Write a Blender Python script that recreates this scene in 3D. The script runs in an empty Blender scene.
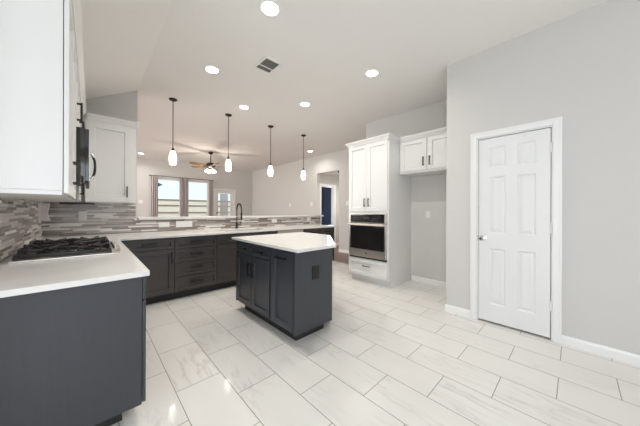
import bpy, bmesh, math, random
from mathutils import Matrix, Vector
random.seed(7)
SC = bpy.context.scene
COL = SC.collection
PI = math.pi

# ------------------------------------------------------------------ camera
cd = bpy.data.cameras.new('camera'); cam = bpy.data.objects.new('camera', cd); COL.objects.link(cam)
cd.sensor_width = 36; cd.lens = 242.0/640*36; cd.shift_y = -2.2/640; cd.clip_start = 0.02; cd.clip_end = 200
cam.matrix_world = (Matrix.Translation((0, 0, 1.25)) @ Matrix.Rotation(-0.7595, 4, 'Z')
                    @ Matrix.Rotation(PI/2, 4, 'X') @ Matrix.Rotation(0.0033, 4, 'Z'))
SC.camera = cam
# ------------------------------------------------------------------ world, exposure
w = bpy.data.worlds.new('sky'); SC.world = w; w.use_nodes = True
bg = w.node_tree.nodes['Background']; bg.inputs[0].default_value = (0.78, 0.89, 1.0, 1); bg.inputs[1].default_value = 1.0
SC.view_settings.view_transform = 'Standard'; SC.view_settings.look = 'None'
SC.view_settings.gamma = 1; SC.view_settings.use_curve_mapping = False
SC.view_settings.exposure = 0.25
SC.cycles.use_denoising = True
SC.cycles.max_bounces = 10; SC.cycles.diffuse_bounces = 6; SC.cycles.glossy_bounces = 4
SC.cycles.sample_clamp_indirect = 6
CAN_W, NOOK_W, LIVING_W = 9.4, 39.0, 210.0
CEIL = 3.08


def area(name, loc, rot, sx, sy, power, color, shape='RECTANGLE', spread=PI):
    l = bpy.data.lights.new(name, 'AREA'); l.shape = shape; l.size = sx; l.size_y = sy
    l.energy = power; l.color = color; l.spread = spread
    o = bpy.data.objects.new(name, l); o.location = loc; o.rotation_euler = rot; COL.objects.link(o)
    return o


COOL = (0.88, 0.94, 1.0)
# daylight coming through the windows of the breakfast nook behind the camera and an added fill for the living room
area('nook_window_daylight', (-0.4, -2.93, 1.45), (PI/2, 0, 0), 3.0, 1.9, NOOK_W, COOL).rotation_euler = (PI/2, 0, 0)
area('nook_side_daylight', (-3.42, -0.9, 1.35), (0, -PI/2, 0), 2.0, 2.4, NOOK_W*1.9, COOL)
area('living_side_fill', (-3.42, 7.6, 1.4), (0, -PI/2, 0), 2.0, 3.2, LIVING_W, (1.0, 0.98, 0.955))  # added lamp out of view, brightens the living room
sn = bpy.data.lights.new('sun', 'SUN'); sn.energy = 1.6; sn.angle = 0.02; sn.color = (1, 0.95, 0.88)
so = bpy.data.objects.new('sun', sn); so.rotation_euler = (0.75, 0.25, 0); COL.objects.link(so)

# ------------------------------------------------------------------ materials


def mat(name, col, rough=0.5, metal=0.0, emit=None, estr=0.0, spec=0.5, coat=0.0):
    m = bpy.data.materials.new(name); m.use_nodes = True
    b = m.node_tree.nodes['Principled BSDF']
    b.inputs['Base Color'].default_value = (*col, 1); b.inputs['Roughness'].default_value = rough
    b.inputs['Metallic'].default_value = metal; b.inputs['Specular IOR Level'].default_value = spec
    b.inputs['Coat Weight'].default_value = coat
    if emit:
        b.inputs['Emission Color'].default_value = (*emit, 1); b.inputs['Emission Strength'].default_value = estr
    return m


class NT:
    def __init__(s, m):
        s.t = m.node_tree; s.n = s.t.nodes; s.l = s.t.links; s.b = s.n['Principled BSDF']

    def node(s, typ, **kw):
        n = s.n.new(typ)
        for k, v in kw.items(): setattr(n, k, v)
        return n

    def link(s, a, b): s.l.new(a, b)

    def math(s, op, a, b=None, c=None):
        n = s.n.new('ShaderNodeMath'); n.operation = op
        for i, v in enumerate((a, b, c)):
            if v is None: continue
            if isinstance(v, (int, float)): n.inputs[i].default_value = v
            else: s.l.new(v, n.inputs[i])
        return n.outputs[0]

    def comb(s, x, y, z=0.0):
        n = s.n.new('ShaderNodeCombineXYZ')
        for i, v in enumerate((x, y, z)):
            if isinstance(v, (int, float)): n.inputs[i].default_value = v
            else: s.l.new(v, n.inputs[i])
        return n.outputs[0]

    def ramp(s, fac, stops, interp='LINEAR'):
        n = s.n.new('ShaderNodeValToRGB'); n.color_ramp.interpolation = interp
        e = n.color_ramp.elements
        while len(e) < len(stops): e.new(0.5)
        for el, (p, c) in zip(e, stops): el.position = p; el.color = (*c, 1)
        s.l.new(fac, n.inputs[0]); return n.outputs[0]

    def mix(s, fac, a, b):
        n = s.n.new('ShaderNodeMix'); n.data_type = 'RGBA'
        for sock, v in ((n.inputs[0], fac), (n.inputs[6], a), (n.inputs[7], b)):
            if isinstance(v, (int, float)): sock.default_value = v
            elif isinstance(v, tuple): sock.default_value = (*v, 1)
            else: s.l.new(v, sock)
        return n.outputs[2]

    def bump(s, h, strength=0.2, dist=0.002):
        n = s.n.new('ShaderNodeBump'); n.inputs['Strength'].default_value = strength
        n.inputs['Distance'].default_value = dist; s.l.new(h, n.inputs['Height'])
        s.l.new(n.outputs[0], s.b.inputs['Normal'])


def pos(t):
    g = t.node('ShaderNodeNewGeometry'); x = t.node('ShaderNodeSeparateXYZ'); t.link(g.outputs['Position'], x.inputs[0])
    return g.outputs['Position'], x.outputs[0], x.outputs[1], x.outputs[2]


def noise(t, vec, scale, detail=4, rough=0.5, dist=0.0):
    n = t.node('ShaderNodeTexNoise'); n.inputs['Scale'].default_value = scale; n.inputs['Detail'].default_value = detail
    n.inputs['Roughness'].default_value = rough; n.inputs['Distortion'].default_value = dist
    t.link(vec, n.inputs['Vector']); return n.outputs[0]


def make_floor_tile():
    m = mat('marble_tile', (0.8, 0.79, 0.77), 0.16); t = NT(m)
    p, x, y, z = pos(t)
    sx = t.math('DIVIDE', t.math('SUBTRACT', x, 1.038), 0.3043)
    row = t.math('FLOOR', sx)
    odd = t.math('FLOORED_MODULO', row, 2.0)
    y0 = t.math('SUBTRACT', y, t.math('ADD', 0.082, t.math('MULTIPLY', odd, 0.3)))
    sy = t.math('DIVIDE', y0, 0.6)
    cell = t.math('FLOOR', sy)
    fx = t.math('SUBTRACT', sx, row); fy = t.math('SUBTRACT', sy, cell)
    ex = t.math('MULTIPLY', t.math('MINIMUM', fx, t.math('SUBTRACT', 1.0, fx)), 0.3043)
    ey = t.math('MULTIPLY', t.math('MINIMUM', fy, t.math('SUBTRACT', 1.0, fy)), 0.6)
    grout = t.math('LESS_THAN', t.math('MINIMUM', ex, ey), 0.0024)
    wn = t.node('ShaderNodeTexWhiteNoise', noise_dimensions='2D'); t.link(t.comb(row, cell), wn.inputs['Vector'])
    off = t.node('ShaderNodeVectorMath', operation='SCALE'); t.link(wn.outputs['Color'], off.inputs[0]); off.inputs['Scale'].default_value = 40
    add = t.node('ShaderNodeVectorMath', operation='ADD'); t.link(p, add.inputs[0]); t.link(off.outputs[0], add.inputs[1])
    # veins run diagonally over each tile
    mp = t.node('ShaderNodeMapping'); mp.inputs['Rotation'].default_value = (0, 0, 0.55); mp.inputs['Scale'].default_value = (4.2, 0.7, 1)
    t.link(add.outputs[0], mp.inputs[0])
    n1 = noise(t, mp.outputs[0], 2.4, 7, 0.55, 0.5)
    v1 = t.math('ABSOLUTE', t.math('SUBTRACT', n1, 0.5))
    vein = t.ramp(v1, [(0.0, (1, 1, 1)), (0.018, (0.3, 0.3, 0.3)), (0.06, (0, 0, 0))])
    n2 = noise(t, add.outputs[0], 1.6, 3)
    msk = t.ramp(n2, [(0.45, (0, 0, 0)), (0.68, (1, 1, 1))])
    n3 = noise(t, mp.outputs[0], 1.3, 4)
    base = t.mix(n3, (0.725, 0.705, 0.67), (0.785, 0.77, 0.74))
    c = t.mix(t.math('MULTIPLY', t.math('MULTIPLY', vein, msk), 0.55), base, (0.47, 0.45, 0.43))
    c = t.mix(grout, c, (0.25, 0.225, 0.20))
    t.link(c, t.b.inputs['Base Color'])
    t.link(t.math('ADD', 0.055, t.math('MULTIPLY', grout, 0.6)), t.b.inputs['Roughness'])
    t.bump(t.math('SUBTRACT', 1.0, grout), 0.3, 0.001)
    return m


def make_wood_floor():
    m = mat('wood_floor', (0.2, 0.1, 0.07), 0.3); t = NT(m)
    p, x, y, z = pos(t)
    sx = t.math('DIVIDE', x, 0.125); row = t.math('FLOOR', sx)
    wn = t.node('ShaderNodeTexWhiteNoise', noise_dimensions='1D'); t.link(row, wn.inputs['W'])
    sy = t.math('DIVIDE', t.math('ADD', y, t.math('MULTIPLY', wn.outputs['Value'], 3)), 1.2)
    cell = t.math('FLOOR', sy)
    wn2 = t.node('ShaderNodeTexWhiteNoise', noise_dimensions='2D'); t.link(t.comb(row, cell), wn2.inputs['Vector'])
    n = noise(t, t.comb(t.math('MULTIPLY', x, 14), t.math('ADD', y, wn2.outputs['Value'])), 2.0, 5)
    c = t.mix(n, (0.085, 0.035, 0.022), (0.26, 0.12, 0.08))
    c = t.mix(t.math('MULTIPLY', wn2.outputs['Value'], 0.5), c, (0.11, 0.05, 0.035))
    fx = t.math('SUBTRACT', sx, row)
    c = t.mix(t.math('LESS_THAN', fx, 0.02), c, (0.03, 0.015, 0.01))
    t.link(c, t.b.inputs['Base Color']); return m


def make_mosaic():
    m = mat('strip_mosaic', (0.5, 0.45, 0.42), 0.22); t = NT(m)
    p, x, y, z = pos(t)
    u = t.math('ADD', x, y)
    h = 0.0215
    sv = t.math('DIVIDE', z, h); row = t.math('FLOOR', sv)
    wn = t.node('ShaderNodeTexWhiteNoise', noise_dimensions='1D'); t.link(row, wn.inputs['W'])
    wl = t.node('ShaderNodeTexWhiteNoise', noise_dimensions='1D'); t.link(t.math('ADD', row, 31.7), wl.inputs['W'])
    ln = t.math('ADD', 0.16, t.math('MULTIPLY', wl.outputs['Value'], 0.26))
    su = t.math('DIVIDE', t.math('ADD', u, t.math('MULTIPLY', wn.outputs['Value'], 5)), ln); cell = t.math('FLOOR', su)
    w2 = t.node('ShaderNodeTexWhiteNoise', noise_dimensions='2D'); t.link(t.comb(row, cell), w2.inputs['Vector'])
    c = t.ramp(w2.outputs['Value'], [(0.0, (0.19, 0.155, 0.138)), (0.2, (0.31, 0.265, 0.24)), (0.4, (0.235, 0.20, 0.19)),
                                      (0.52, (0.43, 0.385, 0.36)), (0.70, (0.60, 0.56, 0.53)), (0.84, (0.84, 0.82, 0.80))], 'CONSTANT')
    n = noise(t, t.comb(t.math('MULTIPLY', u, 6), t.math('MULTIPLY', z, 60)), 3.0, 4)
    c = t.mix(t.math('MULTIPLY', n, 0.22), c, (0.36, 0.31, 0.28))
    fu = t.math('MULTIPLY', t.math('SUBTRACT', su, cell), ln); fv = t.math('MULTIPLY', t.math('SUBTRACT', sv, row), h)
    g = t.math('MAXIMUM', t.math('LESS_THAN', fu, 0.0022), t.math('LESS_THAN', fv, 0.0020))
    c = t.mix(g, c, (0.44, 0.41, 0.385))
    t.link(c, t.b.inputs['Base Color'])
    t.link(t.math('ADD', 0.14, t.math('ADD', t.math('MULTIPLY', w2.outputs['Value'], 0.25), t.math('MULTIPLY', g, 0.4))), t.b.inputs['Roughness'])
    t.bump(t.math('SUBTRACT', 1.0, g), 0.4, 0.001)
    return m


def make_quartz():
    m = mat('white_quartz', (0.8, 0.79, 0.77), 0.22); t = NT(m)
    p, x, y, z = pos(t)
    n = noise(t, p, 2.2, 8, 0.6, 1.2); v = t.math('ABSOLUTE', t.math('SUBTRACT', n, 0.5))
    ve = t.ramp(v, [(0.0, (1, 1, 1)), (0.035, (0, 0, 0))])
    sp = noise(t, p, 160, 2)
    c = t.mix(t.math('MULTIPLY', ve, 0.12), (0.74, 0.727, 0.705), (0.56, 0.54, 0.52))
    c = t.mix(t.math('MULTIPLY', sp, 0.12), c, (0.70, 0.68, 0.65))
    t.link(c, t.b.inputs['Base Color']); return m


def make_painted(name, col, rough, grain=0.0, scale=(30, 30, 1.2)):
    m = mat(name, col, rough); t = NT(m)
    tc = t.node('ShaderNodeTexCoord'); mp = t.node('ShaderNodeMapping'); mp.inputs['Scale'].default_value = scale
    t.link(tc.outputs['Object'], mp.inputs[0])
    n = noise(t, mp.outputs[0], 2.5, 5, 0.6)
    c = t.mix(n, tuple(v*(1-grain) for v in col), tuple(min(1, v*(1+grain)) for v in col))
    t.link(c, t.b.inputs['Base Color']); t.bump(n, 0.08, 0.001); return m


M = {}
M['tile'] = make_floor_tile(); M['woodfloor'] = make_wood_floor(); M['mosaic'] = make_mosaic(); M['quartz'] = make_quartz()
M['wall'] = make_painted('grey_wall_paint', (0.61, 0.595, 0.575), 0.9, 0.012, (9, 9, 9))
M['ceiling'] = make_painted('ceiling_paint', (0.84, 0.82, 0.79), 0.95, 0.012, (12, 12, 12))
M['trim'] = make_painted('white_trim_paint', (0.82, 0.815, 0.80), 0.35, 0.008)
M['door'] = make_painted('white_door_paint', (0.77, 0.77, 0.76), 0.40, 0.008)
M['cab'] = make_painted('white_cabinet_paint', (0.71, 0.705, 0.69), 0.35, 0.008)
M['dark'] = make_painted('cool_lit_cabinet_paint', (0.040, 0.043, 0.051), 0.36, 0.16)  # dark cabinet paint with the cool daylight tint put into its colour
M['warm_dark'] = make_painted('warm_lit_cabinet_paint', (0.058, 0.050, 0.046), 0.36, 0.35, (40, 40, 3))  # same dark paint, warm lamp tint put into the colour, stronger grain
M['toe'] = mat('toe_black', (0.018, 0.017, 0.017), 0.6)
M['black'] = mat('black_metal', (0.008, 0.0075, 0.007), 0.42, 0.0)
M['bronze'] = mat('oil_bronze', (0.022, 0.016, 0.013), 0.42, 0.15)
M['steel'] = mat('brushed_steel', (0.74, 0.70, 0.65), 0.33, 1.0)
M['chrome'] = mat('satin_nickel', (0.72, 0.70, 0.67), 0.2, 1.0)
M['blackglass'] = mat('black_glass', (0.012, 0.011, 0.011), 0.08, 0.0, coat=0.5)
M['iron'] = mat('cast_iron', (0.014, 0.013, 0.013), 0.42)
M['plastic'] = mat('white_plastic', (0.82, 0.81, 0.79), 0.35)
M['taupe'] = mat('taupe_plate', (0.80, 0.765, 0.74), 0.4)
M['pinkwhite'] = mat('pale_mauve_plastic', (0.72, 0.65, 0.66), 0.4)
M['lens'] = mat('lit_lens', (1, 1, 1), 0.5, emit=(1, 0.965, 0.91), estr=14)
M['shade'] = mat('lit_opal_glass', (0.9, 0.88, 0.84), 0.25, emit=(1.0, 0.945, 0.86), estr=3.3)
M['fanlens'] = mat('lit_frosted_glass', (1, 1, 1), 0.4, emit=(1, 0.93, 0.80), estr=4.5)
M['fanwood'] = make_painted('walnut_blade', (0.24, 0.125, 0.055), 0.35, 0.3, (3, 40, 40))
M['curtain'] = make_painted('grey_curtain_fabric', (0.42, 0.37, 0.375), 0.9, 0.08, (60, 60, 2))
M['vinyl'] = mat('white_vinyl', (0.82, 0.82, 0.82), 0.35)
M['blind'] = mat('pale_blind', (0.55, 0.58, 0.66), 0.6)
M['navy'] = make_painted('navy_paint', (0.085, 0.09, 0.115), 0.6, 0.1, (6, 6, 6))
M['blue'] = make_painted('blue_paint', (0.06, 0.20, 0.46), 0.55, 0.1, (6, 6, 6))
M['fence'] = make_painted('cedar_fence', (0.80, 0.74, 0.66), 0.8, 0.15, (20, 20, 2))
M['rail'] = make_painted('fence_rail_wood', (0.26, 0.20, 0.16), 0.8, 0.15, (2, 20, 20))
M['roof'] = mat('grey_shingle', (0.12, 0.13, 0.15), 0.9)
M['siding'] = mat('pale_siding', (0.7, 0.69, 0.66), 0.8)
M['grass'] = make_painted('dry_lawn', (0.25, 0.28, 0.12), 0.95, 0.3, (8, 8, 8))
M['leaf'] = make_painted('tree_foliage', (0.05, 0.07, 0.04), 0.9, 0.4, (8, 8, 8))
g = bpy.data.materials.new('window_glass'); g.use_nodes = True
nt = g.node_tree; nt.nodes.remove(nt.nodes['Principled BSDF'])
mx = nt.nodes.new('ShaderNodeMixShader'); tr = nt.nodes.new('ShaderNodeBsdfTransparent'); gl = nt.nodes.new('ShaderNodeBsdfGlossy')
gl.inputs['Roughness'].default_value = 0.02; mx.inputs[0].default_value = 0.012
nt.links.new(tr.outputs[0], mx.inputs[1]); nt.links.new(gl.outputs[0], mx.inputs[2])
nt.links.new(mx.outputs[0], nt.nodes['Material Output'].inputs[0]); M['glass'] = g

# ------------------------------------------------------------------ mesh helpers


class MB:
    """collects shapes and links them as one mesh object"""

    def __init__(s): s.bm = bmesh.new(); s.m = Matrix.Identity(4)

    def v(s, p): return s.bm.verts.new(s.m @ Vector(p))

    def f(s, vs):
        try: return s.bm.faces.new(vs)
        except ValueError: return None

    def box(s, x0, x1, y0, y1, z0, z1, bev=0.0):
        c = [s.v((x, y, z)) for z in (z0, z1) for y in (y0, y1) for x in (x0, x1)]
        fs = [s.f([c[i] for i in q]) for q in ((0, 2, 3, 1), (4, 5, 7, 6), (0, 1, 5, 4), (2, 6, 7, 3), (0, 4, 6, 2), (1, 3, 7, 5))]
        if bev:
            es = list({e for q in fs for e in q.edges})
            bmesh.ops.bevel(s.bm, geom=es, offset=bev, segments=2, profile=0.5, affect='EDGES')
        return s

    def prism(s, pts, z0, z1):
        a = [s.v((x, y, z0)) for x, y in pts]; b = [s.v((x, y, z1)) for x, y in pts]; n = len(pts)
        s.f(a[::-1]); s.f(b)
        for i in range(n): s.f([a[i], a[(i+1) % n], b[(i+1) % n], b[i]])
        return s

    def lathe(s, prof, c=(0, 0, 0), seg=24, axis='Z'):
        mm = s.m.copy(); s.m = s.m @ Matrix.Translation(c)
        if axis == 'X': s.m = s.m @ Matrix.Rotation(PI/2, 4, 'Y')
        if axis == 'Y': s.m = s.m @ Matrix.Rotation(-PI/2, 4, 'X')
        rings = []
        for r, z in prof:
            if r < 1e-6: rings.append([s.v((0, 0, z))])
            else: rings.append([s.v((r*math.cos(2*PI*k/seg), r*math.sin(2*PI*k/seg), z)) for k in range(seg)])
        for a, b in zip(rings, rings[1:]):
            for k in range(seg):
                k2 = (k+1) % seg
                if len(a) == 1 and len(b) == 1: continue
                if len(a) == 1: s.f([a[0], b[k2], b[k]])
                elif len(b) == 1: s.f([a[k], a[k2], b[0]])
                else: s.f([a[k], a[k2], b[k2], b[k]])
        for q, rev in ((rings[0], True), (rings[-1], False)):
            if len(q) > 1: s.f(q[::-1] if rev else q)
        s.m = mm; return s

    def tube(s, pts, r, seg=10):
        pts = [Vector(p) for p in pts]; rings = []; up = None
        for i, p in enumerate(pts):
            d = (pts[min(i+1, len(pts)-1)]-pts[max(i-1, 0)]).normalized()
            if up is None:
                up = Vector((0, 0, 1)) if abs(d.z) < 0.9 else Vector((1, 0, 0))
            a = d.cross(up).normalized(); up = a.cross(d).normalized()
            rr = r[i] if isinstance(r, (list, tuple)) else r
            rings.append([s.v(p+a*rr*math.cos(2*PI*k/seg)+up*rr*math.sin(2*PI*k/seg)) for k in range(seg)])
        for a, b in zip(rings, rings[1:]):
            for k in range(seg): s.f([a[k], a[(k+1) % seg], b[(k+1) % seg], b[k]])
        s.f(rings[0][::-1]); s.f(rings[-1]); return s

    def sweep(s, path, prof):
        """prof: (outward, z) closed polygon swept along an open xy path; outward is to the right of travel"""
        n = len(path); rings = []
        for i in range(n):
            p = Vector(path[i])
            ds = []
            if i > 0: ds.append((p-Vector(path[i-1])).normalized())
            if i < n-1: ds.append((Vector(path[i+1])-p).normalized())
            ns = [Vector((d.y, -d.x)) for d in ds]
            if len(ns) == 2:
                m = (ns[0]+ns[1]); m = m/(m.length_squared)*2 if m.length > 1e-6 else ns[0]
            else: m = ns[0]
            rings.append([s.v((p.x+m.x*o, p.y+m.y*o, z)) for o, z in prof])
        k = len(prof)
        for a, b in zip(rings, rings[1:]):
            for j in range(k): s.f([a[j], a[(j+1) % k], b[(j+1) % k], b[j]])
        s.f(rings[0][::-1]); s.f(rings[-1]); return s

    def shaker(s, x0, x1, z0, z1, y=0.0, t=0.02, rail=0.055, rec=0.014, slope=0.004):
        """framed front facing -Y with a recessed flat panel; face at y-t, back at y"""
        f = y-t
        o = [s.v(p) for p in ((x0, f, z0), (x1, f, z0), (x1, f, z1), (x0, f, z1))]
        ri = rail; a = [s.v(p) for p in ((x0+ri, f, z0+ri), (x1-ri, f, z0+ri), (x1-ri, f, z1-ri), (x0+ri, f, z1-ri))]
        ri = rail+slope; b = [s.v(p) for p in ((x0+ri, f+rec, z0+ri), (x1-ri, f+rec, z0+ri), (x1-ri, f+rec, z1-ri), (x0+ri, f+rec, z1-ri))]
        k = [s.v(p) for p in ((x0, y, z0), (x1, y, z0), (x1, y, z1), (x0, y, z1))]
        for i in range(4):
            j = (i+1) % 4
            s.f([o[i], o[j], a[j], a[i]]); s.f([a[i], a[j], b[j], b[i]]); s.f([k[i], k[j], o[j], o[i]])
        s.f(b); s.f(k[::-1]); return s

    def build(s, name, m, parent=None, smooth=False, bevel=0.0, loc=None):
        bmesh.ops.remove_doubles(s.bm, verts=s.bm.verts, dist=1e-5)
        bmesh.ops.recalc_face_normals(s.bm, faces=s.bm.faces)
        me = bpy.data.meshes.new(name)
        if loc is not None:
            bmesh.ops.translate(s.bm, verts=s.bm.verts, vec=-Vector(loc))
        s.bm.to_mesh(me); s.bm.free()
        o = bpy.data.objects.new(name, me); COL.objects.link(o)
        if isinstance(m, str): m = M[m]
        me.materials.append(m)
        if smooth:
            for p in me.polygons: p.use_smooth = True
            e = o.modifiers.new('split', 'EDGE_SPLIT'); e.split_angle = 0.7
        if bevel:
            bv = o.modifiers.new('bevel', 'BEVEL'); bv.width = bevel; bv.segments = 2; bv.limit_method = 'ANGLE'
        if loc is not None: o.location = loc
        if parent: o.parent = parent
        return o


def box(name, m, parent, *a, bev=0.0): return MB().box(*a, bev=bev).build(name, m, parent)


def tag(o, label=None, cat=None, group=None, kind=None):
    if label: o['label'] = label
    if cat: o['category'] = cat
    if group: o['group'] = group
    if kind: o['kind'] = kind
    return o


def thing(name, label, cat, loc=(0, 0, 0), rz=0.0, group=None):
    o = bpy.data.objects.new(name, None); o.empty_display_size = 0.05; COL.objects.link(o)
    o.location = loc; o.rotation_euler = (0, 0, rz); return tag(o, label, cat, group)


def struct(name, mb, m, parent=None, smooth=False, bevel=0.0):
    o = mb.build(name, m, parent, smooth, bevel)
    if not parent: o['kind'] = 'structure'
    return o


def copy_tree(o, parent=None):
    c = o.copy(); COL.objects.link(c)
    if parent: c.parent = parent
    for ch in o.children: copy_tree(ch, c)
    return c


# ------------------------------------------------------------------ the room
XL, XR, XA, XV, YB, YF = -0.43, 3.24, 4.23, 5.50, 4.60, 10.40
struct('floor', MB().box(-3.6, 4.42, -3.1, 4.66, -0.06, 0.0), 'tile')
struct('floor_living', MB().box(-3.6, 4.42, 4.66, YF+0.1, -0.06, -0.002).box(4.42, 8.2, 2.9, YF+0.1, -0.06, -0.002), 'woodfloor')
SL = (CEIL-2.55)/(0.52-XL)
c = MB(); c.m = Matrix(((1, 0, 0, 0), (0, 0, 1, 0), (0, 1, 0, 0), (0, 0, 0, 1)))
c.prism([(-3.6, 2.55), (XL, 2.55), (0.52, CEIL), (8.2, CEIL), (8.2, CEIL+0.1), (0.50, CEIL+0.1), (XL, 2.65), (-3.6, 2.65)], -3.1, YF+0.1)
struct('ceiling', c, 'ceiling')
struct('wall_left', MB().box(XL-0.12, XL, 1.62, YB, 0, 2.56), 'wall')
p = MB(); p.m = Matrix(((1, 0, 0, 0), (0, 0, 1, 0), (0, 1, 0, 0), (0, 0, 0, 1)))
p.prism([(-3.6, 0), (0.52, 0), (0.52, CEIL), (XL, 2.55), (-3.6, 2.55)], YB, YB+0.12)
struct('wall_back', p, 'wall')
struct('wall_bar', MB().box(0.52, 4.38, YB, YB+0.12, 0, 1.10), 'wall')
# pantry wall with the door opening, and its return into the refrigerator alcove
DY0, DY1, DZ = 0.145, 0.780, 2.085
struct('wall_right', MB().box(XR, XR+0.12, -3.0, DY0, 0, CEIL).box(XR, XR+0.12, DY1, 1.11, 0, CEIL).box(XR, XR+0.12, DY0, DY1, DZ, CEIL)
       .box(XR+0.12, XA, 0.99, 1.11, 0, CEIL), 'wall')
struct('wall_alcove', MB().box(XA, XA+0.12, -3.0, 3.05, 0, CEIL).box(XA+0.12, XV, 2.93, 3.05, 0, CEIL), 'wall')
HY0, HY1, HZ = 4.95, 5.95, 2.50
struct('wall_living', MB().box(XV, XV+0.12, 2.93, HY0, 0, CEIL).box(XV, XV+0.12, HY1, YF, 0, CEIL).box(XV, XV+0.12, HY0, HY1, HZ, CEIL), 'wall')
# hall beyond the opening
HX = 6.66
struct('wall_hall', MB().box(XV+0.12, 5.70, HY1, HY1+0.12, 0, HZ+.05).box(6.34, HX+.12, HY1, HY1+0.12, 0, HZ+.05).box(5.70, 6.34, HY1, HY1+0.12, 2.10, HZ+.05)
       .box(HX, HX+0.12, 4.3, HY1, 0, HZ+.05).box(XV+0.12, HX, 4.3, 4.42, 0, HZ+.05), 'wall')
struct('ceiling_hall', MB().box(XV+0.12, HX, 4.42, HY1, HZ+0.02, HZ+0.07), 'ceiling')
struct('wall_bedroom', MB().box(XV+0.12, 8.2, 8.4, 8.5, 0, CEIL).box(8.1, 8.2, HY1+.12, 8.4, 0, CEIL).box(HX+.12, 8.1, HY1, HY1+.12, 0, CEIL), 'navy')
struct('trim_1', MB().box(5.9, 8.1, 8.36, 8.4, 0, 1.30), 'blue')
# far living-room wall with two windows and the patio door
W1, W2 = (1.70, 2.52), (2.68, 3.54)
WZ0, WZ1 = 0.75, 2.42
PX0, PX1, PZ = 3.83, 4.60, 2.10
fw = MB()
fw.box(-3.6, W1[0], YF, YF+.12, 0, CEIL).box(W1[1], W2[0], YF, YF+.12, 0, CEIL).box(W2[1], PX0, YF, YF+.12, 0, CEIL).box(PX1, 8.2, YF, YF+.12, 0, CEIL)
for a in (W1, W2): fw.box(a[0], a[1], YF, YF+.12, 0, WZ0).box(a[0], a[1], YF, YF+.12, WZ1, CEIL)
fw.box(PX0, PX1, YF, YF+.12, PZ, CEIL)
struct('wall_far', fw, 'wall')
# breakfast nook behind the camera
struct('wall_front', MB().box(-3.6, -1.9, -3.1, -3.0, 0, 2.6).box(1.1, XR+.3, -3.1, -3.0, 0, CEIL).box(-1.9, 1.1, -3.1, -3.0, 0, 0.5).box(-1.9, 1.1, -3.1, -3.0, 2.4, CEIL), 'wall')
struct('wall_nook', MB().box(-3.6, -3.5, -3.0, -2.1, 0, 2.56).box(-3.6, -3.5, 0.3, 5.9, 0, 2.56).box(-3.6, -3.5, 9.3, YF, 0, 2.56).box(-3.6, -3.5, 5.9, 9.3, 0, 0.35).box(-3.6, -3.5, 5.9, 9.3, 2.45, 2.56).box(-3.6, -3.5, -2.1, 0.3, 0, 0.35).box(-3.6, -3.5, -2.1, 0.3, 2.35, 2.56), 'wall')

# baseboards
BP = [(0, 0), (0.014, 0), (0.014, 0.065), (0.009, 0.082), (0, 0.086)]
CW = 0.062
struct('baseboard_right', MB().sweep([(XR, DY0-CW), (XR, -3.0)][::-1], [(-o, z) for o, z in BP][::-1]), 'trim')
struct('baseboard_pantry', MB().sweep([(3.86, 1.11), (XR, 1.11), (XR, DY1+CW)], BP), 'trim')
struct('baseboard_alcove', MB().sweep([(XA, 1.115), (XA, 2.03)], [(-o, z) for o, z in BP]), 'trim')
struct('baseboard_living', MB().sweep([(XV, 3.06), (XV, HY0)], [(-o, z) for o, z in BP]), 'trim')
struct('baseboard_far', MB().sweep([(XV, HY1), (XV, YF), (PX1+CW, YF)], [(-o, z) for o, z in BP]), 'trim')
struct('baseboard_hall', MB().sweep([(6.34+CW, HY1), (HX, HY1), (HX, 4.43)], [(o, z) for o, z in BP]), 'trim')

# strip mosaic between worktops and cabinets
struct('trim_2', MB().box(XL, XL+0.010, 1.68, YB-0.010, 0.91, 1.318).box(XL, XL+0.010, 2.61, 3.35, 1.318, 1.45), 'mosaic')
struct('trim_3', MB().box(XL, 0.50, YB-0.010, YB, 0.91, 1.345).box(0.467, 0.52, YB-0.010, YB, 1.345, 1.348), 'mosaic')
struct('trim_4', MB().box(0.50, 4.38, YB-0.010, YB, 0.91, 1.10), 'mosaic')


def casing(mb, a0, a1, z1, w=CW, t=0.018):
    """flat door casing in the local xz plane, front at y=-t"""
    mb.box(a0-w, a0, -t, 0, 0, z1+w, 0.003).box(a1, a1+w, -t, 0, 0, z1+w, 0.003).box(a0, a1, -t, 0, z1, z1+w, 0.003)
    mb.box(a0-w, a0-w+0.016, -t-0.005, -t, 0, z1+w, 0.002).box(a1+w-0.016, a1+w, -t-0.005, -t, 0, z1+w, 0.002).box(a0-w+0.016, a1+w-0.016, -t-0.005, -t, z1+w-0.016, z1+w, 0.002)
    return mb


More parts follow.
